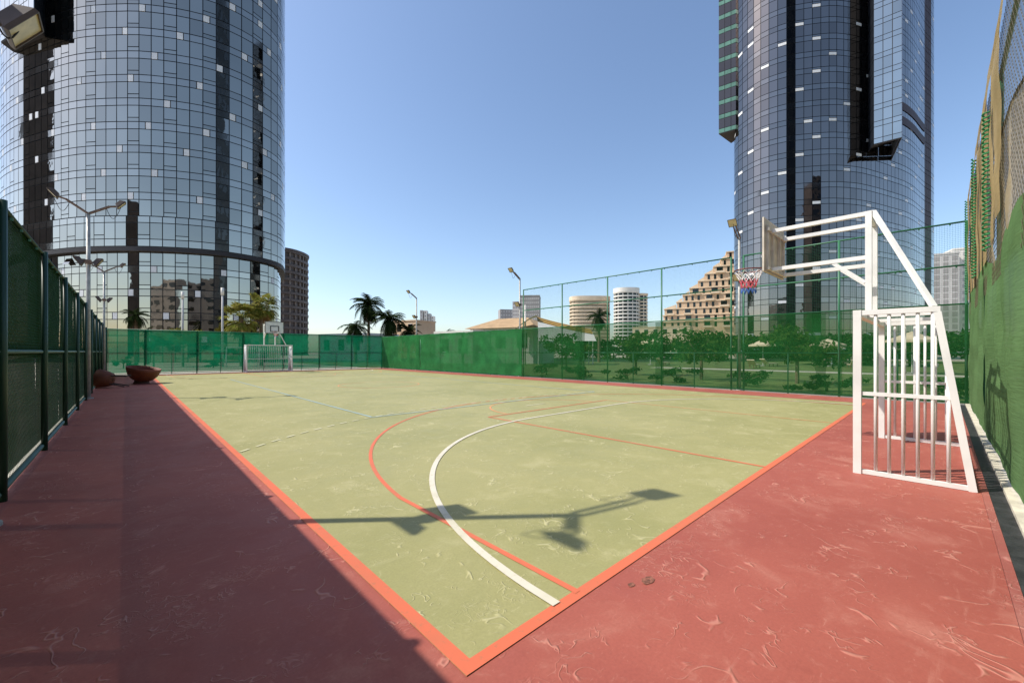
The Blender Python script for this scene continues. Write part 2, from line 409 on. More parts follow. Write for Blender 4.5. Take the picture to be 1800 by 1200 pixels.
# left-hand fence: local x runs away along the sideline, inside is local -y
fl = thing('perimeter_fence', 'long dark green net fence in shade beside the red walkway and overturned chairs', 'fence', (XL, YN, 0), R(90))
Lf = YF-YN
px = [1.2+3.02*i for i in range(13) if 1.2+3.02*i < Lf]
for x in px: MB().tube((x, -.04, -.02), (x, -.04, 3.12), .038, 10).build('post', 'greensteel_shaded', fl, True)
for z, nm, mt, r in ((3.1, 'top_rail', 'greensteel_shaded', .026), (1.55, 'middle_rail', 'greensteel_light', .026), (.075, 'bottom_rail', 'greensteel_light', .034)):
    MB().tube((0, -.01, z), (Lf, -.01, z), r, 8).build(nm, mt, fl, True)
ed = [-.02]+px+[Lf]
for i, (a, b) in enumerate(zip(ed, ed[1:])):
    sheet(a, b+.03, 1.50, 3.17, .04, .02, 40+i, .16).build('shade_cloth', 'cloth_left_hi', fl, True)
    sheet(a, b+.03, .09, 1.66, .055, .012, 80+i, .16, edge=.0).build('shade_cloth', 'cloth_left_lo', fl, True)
    clips(fl, [a+(b-a)*t for t in (.2, .4, .6, .8)], 3.09, -.02)
wires_diag(MB(), 0, Lf, .09, 3.08, .085, .0017, .022).build('chain_link_mesh', 'wire_green', fl, kind='stuff')

# far fence across the end of the court
ff = thing('perimeter_fence', 'teal green net fence across the court end behind the distant goal', 'fence', (XL, YF, 0), 0)
Wf = XR-XL
px = [.05]+[1.9+2.8*i for i in range(6)]+[Wf-.05]
for x in px: MB().tube((x, .0, -.02), (x, .0, 3.05), .035, 8).build('post', 'greensteel', ff, True)
for a, b in zip(px[1:], px[2:]): MB().tube(((a+b)/2, 0, 0), ((a+b)/2, 0, 1.5), .022, 6).build('short_post', 'greensteel', ff, True)
for z, nm in ((3.03, 'top_rail'), (1.5, 'middle_rail'), (.08, 'bottom_rail')): MB().tube((0, 0, z), (Wf, 0, z), .026, 8).build(nm, 'greensteel', ff, True)
for i, (a, b) in enumerate(zip(px, px[1:])): sheet(a-.05, b+.05, .14, 3.02, -.05, .03, 120+i, .2).build('shade_cloth', 'cloth_far', ff, True)

# side fence (low stretch) and tall stretch, on the far long side; local x runs away, inside is local +y
def side(label, y0, y1, hi, posts, cl_mats):
    f = thing('perimeter_fence', label, 'fence', (XR, y0, 0), R(90)); L = y1-y0
    for x in posts: MB().tube((x, 0, -.02), (x, 0, hi), .036, 8).build('post', 'greensteel', f, True)
    for a, b in zip(posts, posts[1:]): MB().tube(((a+b)/2, 0, 0), ((a+b)/2, 0, 1.5), .022, 6).build('short_post', 'greensteel', f, True)
    for z, nm in ((1.5, 'middle_rail'), (2.96, 'cloth_rail'), (.07, 'bottom_rail')): MB().tube((0, 0, z), (L, 0, z), .024, 8).build(nm, 'greensteel', f, True)
    for (a, b, mt, edge) in cl_mats:
        sheet(a, b, .05, 2.95, .05, .045, int(a*10)+5, .16, top=lambda x: .03*math.sin(x*3.1), edge=edge).build('shade_cloth', mt, f, True)
    return f, L
side('low bright green net fence along the far sideline, without wire mesh above it', 18.0, YF, 3.0, [.0, 3.0, 6.0, 9.0, 12.0, 15.0, 18.0, 19.1],
     [(-.1, 6.2, 'cloth_side_new', 0), (6.0, 12.4, 'cloth_side_new', .1), (12.1, 19.1, 'cloth_side_new', 0)])
ft, Lt = side('tall green wire mesh fence with thin see-through net along its lower half', YN, 18.0-.1, 5.4,
     [.05, 2.99, 5.99, 6.45, 9.42, 12.32, 15.31, 18.4], [(-.0, 2.95, 'cloth_side', 0), (2.9, 3.75, 'cloth_side', .22), (3.35, 9.7, 'cloth_side', 0), (9.3, 14.2, 'cloth_side', .2), (13.7, 18.5, 'cloth_side', 0), (13.9, 18.5, 'cloth_side', 0)])
for z, nm in ((5.38, 'top_rail'), (4.1, 'upper_rail')):
    for a, b in ((.05, 5.99), (6.45, 18.4)): MB().tube((a, 0, z), (b, 0, z), .026, 8).build(nm, 'greensteel', ft, True)
for a, b in ((.05, 5.99), (6.45, 18.4)):
    wires_square(MB(), a, b, 2.98, 5.36, .055, .0013 if a > 3 else .0021).build('wire_mesh', 'wire_green', ft, kind='stuff')
    n = int((b-a)/.62); clips(ft, [a+(b-a)*(i+.5)/n for i in range(n)], 5.37, 0); clips(ft, [a+(b-a)*(i+.3)/n for i in range(n)], 4.09, 0)

# right-hand fence: tall chain link, thick green cloth below, worn tan net above; local x = world x, inside is +y
fr = thing('perimeter_fence', 'tall chain-link fence with thick green cloth below and torn tan netting above', 'fence', (0, YN, 0), 0)
pxs = [-.9, 2.7, 6.55, 10.2, 13.8, 17.5]
for x in pxs: MB().tube((x, -.10, -.1), (x, -.10, 5.95), .04, 8).build('post', 'greensteel', fr, True)
for z, nm in ((5.93, 'top_rail'), (2.95, 'middle_rail'), (.1, 'bottom_rail')): MB().tube((-.95, -.10, z), (XR, -.10, z), .028, 8).build(nm, 'greensteel', fr, True)
wires_diag(MB(), -.9, 17.8, 2.6, 5.92, 0.15, .0024, -.005).build('chain_link_mesh', 'wire_tan', fr, kind='stuff')
for i, (a, b) in enumerate(((-.95, 11.9), (11.8, 17.95))):
    sheet(a, b, .06 if i == 0 else .05, 3.0, .0, .05, 200+i, .10, top=lambda x: .16*math.sin(x*1.1+.6)-.12+.035*max(0, x-4), edge=.05).build('shade_cloth', 'cloth_right', fr, True)
sheet(-.95, 9.6, 2.7, 4.15, -.03, .05, 210, .12, top=lambda x: .05*math.sin(x*1.9)+(.14*(x-5.5) if x > 5.5 else .0)).build('tan_net', 'tan_net', fr, True)
sheet(9.5, 17.7, 2.8, 5.9, -.03, .06, 211, .14).build('tan_net', 'tan_net', fr, True)
MB().path([(x*.5-1, -.02, 4.15+.05*math.sin((x*.5-1)*1.9)+(.14*((x*.5-1)-5.5) if (x*.5-1) > 5.5 else 0)) for x in range(0, 22)], .014, 6).build('edge_rope', 'brown_rope', fr)
for i, (x, w, z0) in enumerate(((8.3, .55, 3.4), (9.1, .5, 3.2), (10.6, .8, 3.1), (11.8, .5, 3.1), (12.6, .7, 3.1), (14.3, .9, 3.1), (15.6, .7, 3.1), (16.6, 1.1, 3.0))):
    sheet(x, x+w, z0, 5.96, .03, .035, 220+i, .1).build('tan_strip', 'tan_strip', fr, True)
sheet(7.2, 17.8, 5.74, 5.97, .04, .02, 240, .15).build('tan_strip', 'tan_strip', fr, True)
for x in (10.2, 13.8, 17.5):      # rope lacing wound closely round the posts
    pts = [(x+.05*math.cos(t*.9), .05+.042*math.sin(t*.9), 3.2+t*.0105+.01*math.sin(t*1.7)) for t in range(0, 215 if x < 12 else 255)]
    MB().path(pts, .013, 5).build('lacing_rope', 'green_rope', fr)

# ------------------------------------------------------------------ goals with basketball frames
def make_goal(name, label, loc, rz):
    g = thing(name, label, 'goal', loc, rz, 'goals with basketball hoops at the court ends')
    st = 'white_steel'; hw = 1.535
    for s in (-1, 1):
        box1('post', st, g, s*hw-.04, s*hw+.04, -.04, .04, 0, 2.0)
    box1('crossbar', st, g, -hw-.04, hw+.04, -.041, .041, 2.0, 2.08)
    yb, yt = -.985, -.70
    for s in (-1, 1):
        x = s*hw
        MB().bar((x, -.04, 2.045), (x, yt-.035, 2.045), .062, .062).build('side_top_bar', st, g)
        MB().bar((x, -.04, .03), (x, yb+.03, .03), .05, .05).build('side_bottom_bar', st, g)
        MB().bar((x, yt-.01, 2.012), (x, yb, .0), .066, .066, (1, 0, 0)).build('back_post', st, g)
        ym = yb+(yt-yb)*1.02/2.04
        MB().bar((x, -.04, 1.02), (x, ym+.03, 1.02), .04, .045).build('side_middle_bar', st, g)
        for i in range(6):
            y = -.175-.125*i
            zt = 2.02 if y > yt else 2.02*(y-yb)/(yt-yb)
            if zt > .3: MB().tube((x+.001, y, .05), (x+.001, y, zt), .018, 8).build('bar', st, g, True)
    MB().bar((-hw+.03, yt, 2.045), (hw-.03, yt, 2.045), .05, .05).build('back_top_bar', st, g)
    MB().bar((-hw+.03, yb, .03), (hw-.03, yb, .03), .05, .05).build('back_bottom_bar', st, g)
    ym = (yb+yt)/2; MB().bar((-hw+.03, ym, 1.0), (hw-.03, ym, 1.0), .03, .035).build('back_middle_bar', st, g)
    for i in range(1, 24):
        x = -hw+2*hw*i/24
        MB().tube((x, yb+.004, .05), (x, yt+.004, 2.02), 0.0075, 6).build('bar', st, g, True)
    MB().bar((-.9, -.04, 2.045), (-.9, yt+.025, 2.045), .05, .05).build('roof_bar', st, g)
    MB().bar((.395, -.04, 2.045), (.395, yt+.025, 2.045), .05, .05).build('roof_bar', st, g)
    # basketball frame
    for x in (-.355, .395):
        MB().bar((x, 0, 2.081), (x, 0, 3.63), .075, .075).build('upright', st, g)
        MB().bar((x, .038, 3.60), (x, 1.255, 3.60), .06, .06).build('upper_arm', st, g)
        MB().bar((x, .038, 2.95), (x, 1.255, 2.95), .06, .06).build('lower_arm', st, g)
        MB().bar((x+.001, .04, 2.58), (x+.001, .42, 2.925), .05, .05).build('brace', st, g)
    MB().bar((-.317, 0, 3.58), (.357, 0, 3.58), .05, .05).build('frame_crossbar', st, g)
    MB().bar((-.34, -.05, 3.62), (-1.28, yt+.02, 2.09), .05, .05).build('rear_stay', st, g)
    bb = box1('backboard', 'board', g, -.625, .625, 1.297, 1.322, 2.9, 3.8)
    box1('board_face', 'boardwhite', bb, -.60, .60, 1.3225, 1.3265, 2.92, 3.78)
    for x in (-.5, -.2, .2, .5): MB().bar((x, 1.276, 2.93), (x, 1.276, 3.68), .035, .04).build('board_rib', 'board', bb)
    for z in (2.95, 3.60): MB().bar((-.56, 1.2515, z), (.56, 1.2515, z), .008 if 0 else .03, .05).build('board_rail', 'board', bb)
    for nm, b in (('target_line', (-.295, -.235, 3.03, 3.48)), ('target_line', (.235, .295, 3.03, 3.48)), ('target_line', (-.234, .234, 3.42, 3.48)), ('target_line', (-.234, .234, 3.03, 3.08)),
                  ('board_edge', (-.626, -.585, 2.9, 3.8)), ('board_edge', (.585, .626, 2.9, 3.8)), ('board_edge', (-.584, .584, 3.76, 3.8)), ('board_edge', (-.584, .584, 2.9, 2.935))):
        box1(nm, 'black', bb, b[0], b[1], 1.327, 1.331, b[2], b[3])
    rc = (0, 1.71, 3.05); rr = .235
    rm = MB()
    for i in range(28):
        a, b = 2*math.pi*i/28, 2*math.pi*(i+1)/28
        rm.tube((rc[0]+rr*math.cos(a), rc[1]+rr*math.sin(a), rc[2]), (rc[0]+rr*math.cos(b), rc[1]+rr*math.sin(b), rc[2]), .011, 6)
    rm.bar((-.09, 1.332, 3.05), (-.09, rc[1]-rr*.9, 3.05), .03, .02); rm.bar((.09, 1.332, 3.05), (.09, rc[1]-rr*.9, 3.05), .03, .02); rm.box(-.12, .12, 1.332, 1.345, 2.96, 3.08)
    rim = rm.build('rim', 'rim', g)
    def ring(k, off):   # net radius by depth
        rad = [.228, .19, .150, .128, .118, .125][k]; z = [3.04, 2.96, 2.88, 2.80, 2.72, 2.63][k]
        return [(rc[0]+rad*math.cos(2*math.pi*(i+off)/12), rc[1]+rad*math.sin(2*math.pi*(i+off)/12), z+random.uniform(-.01, .01)) for i in range(12)]
    rows = [ring(k, .5*(k % 2)) for k in range(6)]
    for (a, b), nm, mt in (((0, 2), 'net', 'netw'), ((2, 4), 'net', 'netr'), ((4, 5), 'net', 'netb')):
        nb = MB()
        for k in range(a, b):
            for i in range(12):
                j = (i+1) % 12 if k % 2 else (i-1) % 12
                nb.tube(rows[k][i], rows[k+1][i], .0065, 5); nb.tube(rows[k][i], rows[k+1][j], .0065, 5)
        nb.build(nm, mt, rim)
    return g
make_goal('barred_goal', 'white steel barred goal with basketball frame standing on the red apron by thick green cloth', (8.355, .745, .0), 0)
g2 = make_goal('barred_goal', 'white barred goal with basketball hoop in front of the teal net at the court end', (8.05, 35.55, .0), R(180))

# ------------------------------------------------------------------ floodlight poles
def flood(parent, pos, yaw, pitch, big=1.0):
    m = Matrix.Translation(pos) @ Matrix.Rotation(yaw, 4, 'Z') @ Matrix.Rotation(pitch, 4, 'Y')
    h = MB(); w = .20*big
    h.add([(-w, -w, 0), (w, -w, 0), (w, w, 0), (-w, w, 0), (-w*.55, -w*.6, .11), (w*.55, -w*.6, .11), (w*.55, w*.6, .11), (-w*.55, w*.6, .11)],
          [(3, 2, 1, 0), (4, 5, 6, 7), (0, 1, 5, 4), (1, 2, 6, 5), (2, 3, 7, 6), (3, 0, 4, 7)])
    lampo = h.xf(m).build('floodlight', 'lampbody', parent)
    MB().box(-w*.92, w*.92, -w*.92, w*.92, -.022, -.002).xf(m).build('lens', 'lamp', lampo)
    MB().box(-w, w, -w, -w*.93, -.035, -.001).box(-w, w, w*.93, w, -.035, -.001).box(-w, -w*.93, -w*.93, w*.93, -.035, -.001).box(w*.93, w, -w*.93, w*.93, -.035, -.001).xf(m).build('lens_rim', 'lampbody', lampo)
def make_pole(label, loc, both, rz=0.0, group=None):
    p = thing('floodlight_pole', label, 'light pole', loc, rz, group)
    MB().tube((0, 0, 0), (0, 0, 6.15), .062, 12, .048).build('pole', 'greysteel', p, True)
    MB().tube((0, 0, 0), (0, 0, .03), .13, 12).build('base_plate', 'greysteel', p)
    for s in ((1, -1) if both else (1,)):
        for dy in (-.05, .05):
            MB().bar((s*.02, dy, 6.12), (s*.50, dy, 6.46), .035, .05).build('arm', 'lamparm', p)
            MB().bar((s*.50, dy, 6.46), (s*.66, dy, 6.50), .03, .03).build('arm', 'lamparm', p)
        flood(p, (s*.78, 0, 6.58), 0, -s*R(50), .78)
        MB().path([(s*(.42+.36*t), .03, 6.4-.42*math.sin(math.pi*t)*(1-.2*t)+.12*t) for t in [i/8 for i in range(9)]], .008, 5).build('cable', 'black', p)
    for s in ((1, -1) if both else (1,)):
        for dy, z in ((-.05, 4.70), (.05, 4.70)):
            MB().bar((s*.05, dy, z-.2), (s*.17, dy, z-.18), .026, .04).build('arm', 'lamparm', p)
        flood(p, (s*.24, 0, 4.52), 0, -s*R(56), .80)
        MB().path([(s*(.08+.16*t), -.03, 4.52-.16*math.sin(math.pi*t)) for t in [i/6 for i in range(7)]], .007, 5).build('cable', 'black', p)
    MB().box(-.075, .075, -.075, .075, 4.44, 4.58).build('bracket', 'lamparm', p)
    return p
lb = ['twin-armed floodlight pole whose shadow falls across the white goal area curve', 'twin-armed floodlight pole by the dark fence, before the overturned chairs', 'twin-armed floodlight pole by the dark fence, beyond the overturned chairs']
for l, y in zip(lb, (5.80, 19.4, 32.9)): make_pole(l, (-.90 if y > 10 else -.93, y, 0), True, 0, 'floodlight poles along the shaded fence')
lb = ['single-armed floodlight pole between two tall mesh sections near the basketball hoop', 'single-armed floodlight pole where the tall wire mesh begins', 'single-armed floodlight pole above the low bright green fence beside dark palms']
for l, y in zip(lb, (5.62, 18.25, 30.8)): make_pole(l, (17.98, y, 0), False, R(180), 'floodlight poles along the far sideline')

# ------------------------------------------------------------------ overturned chairs
c1 = thing('bowl_chair', 'round brown wicker bowl chair on a drum foot at the walkway edge', 'chair', (.55, 26.8, 0))
prof = [(.02, .0), (.25, .02), (.42, .1), (.56, .23), (.64, .40), (.66, .50), (.635, .505), (.61, .40), (.53, .26), (.40, .14), (.2, .07), (.02, .06)]
prof = [(r_, z_*1.35) for r_, z_ in prof]
tilt = Matrix.Translation((0, 0, .10)) @ Matrix.Rotation(R(11), 4, Vector((.69, .72, 0)))
MB().lathe(prof, 32).xf(tilt).build('bowl', 'wicker', c1, True)
MB().lathe([(.30, 0), (.31, .04), (.27, .10), (.26, .17), (.02, .18)], 24).build('foot', 'wicker_in', c1, True)
c2 = thing('tub_chair', 'brown wicker tub chair tipped on its side against the dark fence', 'chair', (-.52, 24.7, 0), R(-20))
lay = Matrix.Translation((0, 0, .36)) @ Matrix.Rotation(R(98), 4, 'Y')
tub = MB().lathe([(.05, 0), (.27, .02), (.34, .2), (.40, .50), (.375, .52), (.31, .22), (.25, .07), (.05, .06)], 28)
tub.xf(Matrix.Translation((0, 0, .36)) @ Matrix.Rotation(R(-82), 4, 'Y') @ Matrix.Translation((0, 0, -.12))).build('tub', 'wicker', c2, True)
lm = Matrix.Translation((0, 0, .36)) @ Matrix.Rotation(R(-82), 4, 'Y') @ Matrix.Translation((0, 0, -.12))
for a in (45, 135, 225, 315):
    x, y = .24*math.cos(R(a)), .24*math.sin(R(a))
    MB().tube((x, y, .02), (x*1.35, y*1.35, -.50), .026, 8).xf(lm).build('leg', 'legdark', c2)
MB().lathe([(.0, .075), (.27, .10), (.27, .17), (.0, .19)], 24).xf(lm).build('cushion', 'wicker_in', c2, True)

exec_marker = None
# ------------------------------------------------------------------ glass towers
def spline(pts, n=14):
    out = []; m = len(pts)
    for i in range(m):
        p0, p1, p2, p3 = (Vector(pts[(i+k) % m]) for k in (-1, 0, 1, 2))
        for j in range(n):
            t = j/n
            out.append(.5*((2*p1)+(p2-p0)*t+(2*p0-5*p1+4*p2-p3)*t*t+(3*p1-p0-3*p2+p3)*t**3))
    return out
def inset(poly, dist):
    n = len(poly); A = sum(poly[i].x*poly[(i+1) % n].y-poly[(i+1) % n].x*poly[i].y for i in range(n)); sg = 1 if A > 0 else -1
    out = []
    for i in range(n):
        t = (poly[(i+1) % n]-poly[i-1]).normalized(); out.append(poly[i]+Vector((-t.y, t.x))*dist*sg)
    return out
def resample(poly, pitch, phase=0.0):
    n = len(poly); D = [0.0]
    for i in range(n): D.append(D[-1]+(poly[(i+1) % n]-poly[i]).length)
    k = int(D[-1]/pitch); pt = D[-1]/k; out = []; i = 0
    for j in range(k):
        s = (phase+j*pt) % D[-1]
        i = 0 if s < D[i] else i
        while D[i+1] < s: i += 1
        f = (s-D[i])/(D[i+1]-D[i]); out.append(poly[i].lerp(poly[(i+1) % n], f))
    return out
CAM = Vector((0, 0, 1.55))
def proj(p):
    d = FW.x*p[0]+FW.y*p[1]; a = RT.x*p[0]+RT.y*p[1]
    if d < 1: return None
    return 900+716*a/d, 618-716*(p[2]-1.55)/d, d
UNIT = {}
def unit(mat):
    if mat not in UNIT:
        me = bpy.data.meshes.new('panel_'+mat); b = MB().box(-.5, .5, -.5, .5, -.5, .5); me.from_pydata(b.v, [], b.f); me.materials.append(M[mat]); UNIT[mat] = me
    return UNIT[mat]
class Facade:
    """collects panels p->q, z0..z1; the largest in view become parts, the rest one part"""
    def __init__(s, root): s.root = root; s.items = {}
    def panel(s, name, mat, p, q, z0, z1, nrm, gap=.06, t=.05, tilt=.0):
        s.items.setdefault((name, mat), []).append((p, q, z0, z1, nrm, gap, t, tilt))
    def flush(s, limit=300):
        ro = Vector(s.root.location)
        for (name, mat), L in s.items.items():
            sc = []
            for it in L:
                p, q, z0, z1, nrm = it[:5]; c = (p+q)/2; pr = proj((c.x, c.y, (z0+z1)/2)); v = 0
                to = (Vector((0, 0))-c).normalized()
                if pr and nrm.dot(to) > .03 and -60 < pr[0] < 1860 and -60 < pr[1] < 615: v = (z1-z0)*(q-p).length*nrm.dot(to)/pr[2]**2
                sc.append(v)
            order = sorted(range(len(L)), key=lambda i: -sc[i]); mb = MB(); k = 0
            for i in order:
                p, q, z0, z1, nrm, gap, t, tilt = L[i]; c = (p+q)/2; dr = (q-p); w = dr.length-gap*2; h = z1-z0-gap*2
                if w < .05 or h < .05: continue
                tw, tx = random.gauss(0, tilt), random.gauss(0, tilt)
                mat4 = Matrix.Translation((c.x-ro.x, c.y-ro.y, (z0+z1)/2-ro.z)) @ Matrix.Rotation(math.atan2(dr.y, dr.x)+tw, 4, 'Z') @ Matrix.Rotation(tx, 4, 'X') @ Matrix.Diagonal((w, t, h, 1))
                if sc[i] > 0 and k < limit:
                    o = bpy.data.objects.new(name, unit(mat)); col.objects.link(o); o.parent = s.root; o.matrix_local = mat4; k += 1
                else:
                    b = MB().box(-.5, .5, -.5, .5, -.5, .5).xf(mat4); mb.add(b.v, b.f)
            if mb.v: mb.build(name, mat, s.root, kind='stuff')
def facade_cols(fc, pts, rows, sty, rnd, skip=None, dark=None):
    n = len(pts); A = sum(pts[i].x*pts[(i+1) % n].y-pts[(i+1) % n].x*pts[i].y for i in range(n)); sg = -1 if A > 0 else 1
    trans = {0, 2, 5, 8, 12, 15, 18, 22, 24, 27, 31, 34, 37, 41, 44, 47, 50, 54, 58, 61, 65, 68, 71}
    for i in range(n):
        p, q = pts[i], pts[(i+1) % n]; t = (q-p).normalized(); nr = Vector((-t.y, t.x))*sg
        pm = (p+q)/2; pu = proj((pm.x, pm.y, 30)); isd = dark and pu and dark[0] < pu[0] < dark[1] and nr.dot(-pm.normalized()) > .03
        for j, (z0, z1, kind) in enumerate(rows):
            if isd: fc.panel('notch_shade_panel', 'louver_notch', p, q, z0, z1, nr); continue  # recess drawn flat, its shade put into dark panels
            if skip and skip((p+q)/2, z0, z1): continue
            if kind == 'v':
                if i in trans and z1-z0 > 1.6 and sty['split']:
                    fc.panel('pane', sty['glass'], p, q, z0+.62, z1, nr, tilt=sty['tilt']); fc.panel('lower_pane', sty['glass'], p, q, z0, z0+.62, nr, tilt=sty['tilt'])
                else: fc.panel('pane', sty['glass'], p, q, z0, z1, nr, tilt=sty['tilt'])
            elif kind == 's':
                hit = ((i*sty['a']+j*sty['b']) % sty['m'] == 0 and rnd.random() < .9) or rnd.random() < .02
                if hit and sty['half']:
                    f = .52; mid = p.lerp(q, f)
                    if rnd.random() < .5: fc.panel('white_panel', 'whitepanel', p, mid, z0, z1, nr, t=.07); fc.panel('spandrel_panel', sty['span'], mid, q, z0, z1, nr, tilt=sty['tilt'])
                    else: fc.panel('spandrel_panel', sty['span'], p, mid, z0, z1, nr, tilt=sty['tilt']); fc.panel('white_panel', 'whitepanel', mid, q, z0, z1, nr, t=.07)
                elif hit:
                    zm = z0+(z1-z0)*.62; fc.panel('white_panel', 'whitepanel', p, q, z0, zm, nr, t=.07); fc.panel('spandrel_panel', sty['span'], p, q, zm, z1, nr)
                else: fc.panel('spandrel_panel', sty['span'], p, q, z0, z1, nr, tilt=sty['tilt'])
            elif kind == 'd': fc.panel('louvre_panel', 'louver_notch', p, q, z0, z1, nr)
def local(poly, root): return [(p.x-root.location.x, p.y-root.location.y) for p in poly]

# left tower
ctl = [(-100, 85), (-97, 77), (-90, 71.4), (-82, 67), (-73.6, 63.9), (-65.4, 61.6), (-57.5, 61), (-53.1, 61.4), (-49.4, 62.3), (-46.5, 63.6), (-44.0, 65.8), (-42.4, 68.4), (-41.6, 72.2), (-43.0, 76.8), (-47, 84), (-53, 92), (-62, 98), (-75, 101), (-88, 99), (-97, 93)]
plan = spline([W(a, d) for a, d in ctl])
cxy = W(-60, 80)
tl = thing('glass_tower', 'broad curved pale blue glass tower behind the far net fence and fan palms', 'tower', (cxy.x, cxy.y, -.1))
fc = Facade(tl); rnd = random.Random(3)
rowsC = [(-.1, 2.95, 'v'), (2.95, 4.0, 's'), (4.0, 6.46, 'v'), (6.46, 7.53, 's'), (7.53, 9.98, 'v'), (9.98, 11.05, 's'), (11.05, 13.56, 'v'), (13.56, 14.58, 's'), (14.58, 16.65, 'v')]
rowsB = [(17.35, 18.45, 's'), (18.45, 20.9, 'v'), (20.9, 21.88, 's')]
NS = 30
rowsA = [x for k in range(NS) for x in ((21.9+3.52*k, 24.33+3.52*k, 'v'), (24.33+3.52*k, 25.42+3.52*k, 's'))]
sty = dict(glass='glassL', span='spanL', tilt=.0035, split=True, half=True, a=3, b=2, m=5)
styB = dict(sty, m=10**6)
facade_cols(fc, resample(inset(plan, .75), 1.65, .5), rowsC, sty, rnd)
facade_cols(fc, resample(plan, 1.68, 1.1), rowsB, styB, rnd)
facade_cols(fc, resample(plan, 1.66, .2), rowsA, sty, rnd)
fc.flush()
topz = 21.9+3.52*NS
MB().prism(local(inset(plan, .85), tl), 0, 16.75).build('core', 'core', tl)
MB().prism(local(inset(plan, .10), tl), 17.3, topz+.1).build('core', 'core', tl)
MB().prism(local(inset(plan, -.02), tl), 16.76, 17.42).build('belt_ledge', 'soffit', tl)
# projecting glazed bay, upper left
def bay(root, poly, z0, z1, faces, name='bay_core', rise=None):
    P = [W(a, d) for a, d in poly]
    bm_ = MB().prism(local(inset(P, .06), root), z0, z1)
    for k_, dz in (rise or {}).items(): x_, y_, z_ = bm_.v[k_]; bm_.v[k_] = (x_, y_, z_+dz)
    bm_.build(name, 'soffit', root)
    fb = Facade(root)
    for (i, mat, span, pitch, phase) in faces:
        p, q = P[i], P[(i+1) % len(P)]; L = (q-p).length; n = max(1, round(L/pitch)); t = (q-p).normalized(); nr = Vector((-t.y, t.x))
        if nr.dot(-(p+q)) < 0: nr = -nr
        off = nr*.0
        z = z0+.02; k = 0
        while z < z1-.2:
            h = 1.09 if k % 2 == 0 else 2.43
            for j in range(n):
                a, b = p.lerp(q, j/n)+off, p.lerp(q, (j+1)/n)+off
                m_ = span if k % 2 == 0 else mat
                if callable(m_): m_ = m_(z)
                fb.panel('bay_spandrel' if k % 2 == 0 else 'bay_pane', m_, a, b, z, min(z+h, z1), nr, t=.06, tilt=.002)
            z += h; k += 1
    fb.flush()
bay(tl, [(-73.6, 64.6), (-70.9, 60.4), (-81.5, 64.9), (-83, 72)], 50.8, topz, [(1, 'boxglass', 'boxglass', 1.65, 0), (0, 'core', 'core', 2.2, 0)])
# tilted-open vent window low on the facade
vp = W(-69.2, 63.55); tn = (W(-71, 64.1)-W(-67, 62.95)).normalized(); vb = MB()
vb.add([(0, 0, 0), (1.4, 0, 0), (1.4, -.75, -1.5), (0, -.75, -1.5), (0, .05, 0), (1.4, .05, 0), (1.4, -.70, -1.5), (0, -.70, -1.5)], [(0, 1, 2, 3), (7, 6, 5, 4), (0, 4, 5, 1), (1, 5, 6, 2), (2, 6, 7, 3), (3, 7, 4, 0)])
vb.xf(Matrix.Translation((vp.x-cxy.x, vp.y-cxy.y, 16.6)) @ Matrix.Rotation(math.atan2(-tn.y, -tn.x), 4, 'Z')).build('open_window', 'glassL', tl)

# right tower
ctr = [(61.5, 111), (57, 104.5), (54.6, 99.4), (54.7, 95.3), (56.1, 91.6), (59.3, 89), (62.9, 87.9), (67.4, 87.1), (70.8, 87.2), (75.2, 88.1), (80.2, 90), (86.3, 92.7), (92, 95.4), (97, 98.4), (101.6, 101.6), (106, 104.6), (111, 107.6), (114.5, 111), (115, 117), (108, 124), (96, 128), (82, 127), (70, 121)]
plan = spline([W(a, d) for a, d in ctr])
cxy = W(84, 108)
tr = thing('glass_tower', 'dark blue curved glass tower with white dashes behind the near basketball frame', 'tower', (cxy.x, cxy.y, -.1))
fc = Facade(tr)
rows = [(-1.0, 1.5, 'v')]+[x for k in range(34) for x in ((1.5+3.52*k, 2.65+3.52*k, 's'), (2.65+3.52*k, 5.02+3.52*k, 'v'))]
sty = dict(glass='glassR', span='spanR', tilt=.0035, split=False, half=False, a=3, b=5, m=8)
facade_cols(fc, resample(plan, 1.62, .4), rows, sty, rnd, None, (1626, 1637))
lv = [q for q in resample(inset(plan, -.12), .8)]
for p_, q_ in zip(lv, lv[1:]):
    m_ = (p_+q_)/2; u_, v_, d_ = proj((m_.x, m_.y, 57)) or (0, 0, 0)
    if 1586 < u_ < 1626 and d_ < 106:
        t_ = (q_-p_).normalized(); n_ = Vector((-t_.y, t_.x)); n_ = n_ if n_.dot(-m_) > 0 else -n_
        for za, zb in ((54.4, 56.2), (57.7, 59.5)): fc.panel('louvre_panel', 'louver_notch', p_, q_, za, zb, n_, gap=-.01)
fc.flush()
topz = 5.02+3.52*33
MB().prism(local(inset(plan, .10), tr), 0, topz+.1).build('core', 'core', tr)
bay(tr, [(78.4, 90.0), (75.9, 85.5), (79.2, 82.7), (86.5, 92.9)], 45.0, topz, [(1, 'boxglass', 'boxglass', 1.42, 0), (0, 'core', 'core', 2.2, 0), (2, 'greyclad', 'greyclad', 3.0, 0)], rise={3: 4.2, 0: 1.2})  # left side panels black, the dark tower they mirror painted in
bay(tr, [(57, 106), (51.5, 101.6), (54.9, 99.2), (58, 101)], 55.8, topz, [(1, 'brownglass', 'greenpanel', 1.45, 0)])

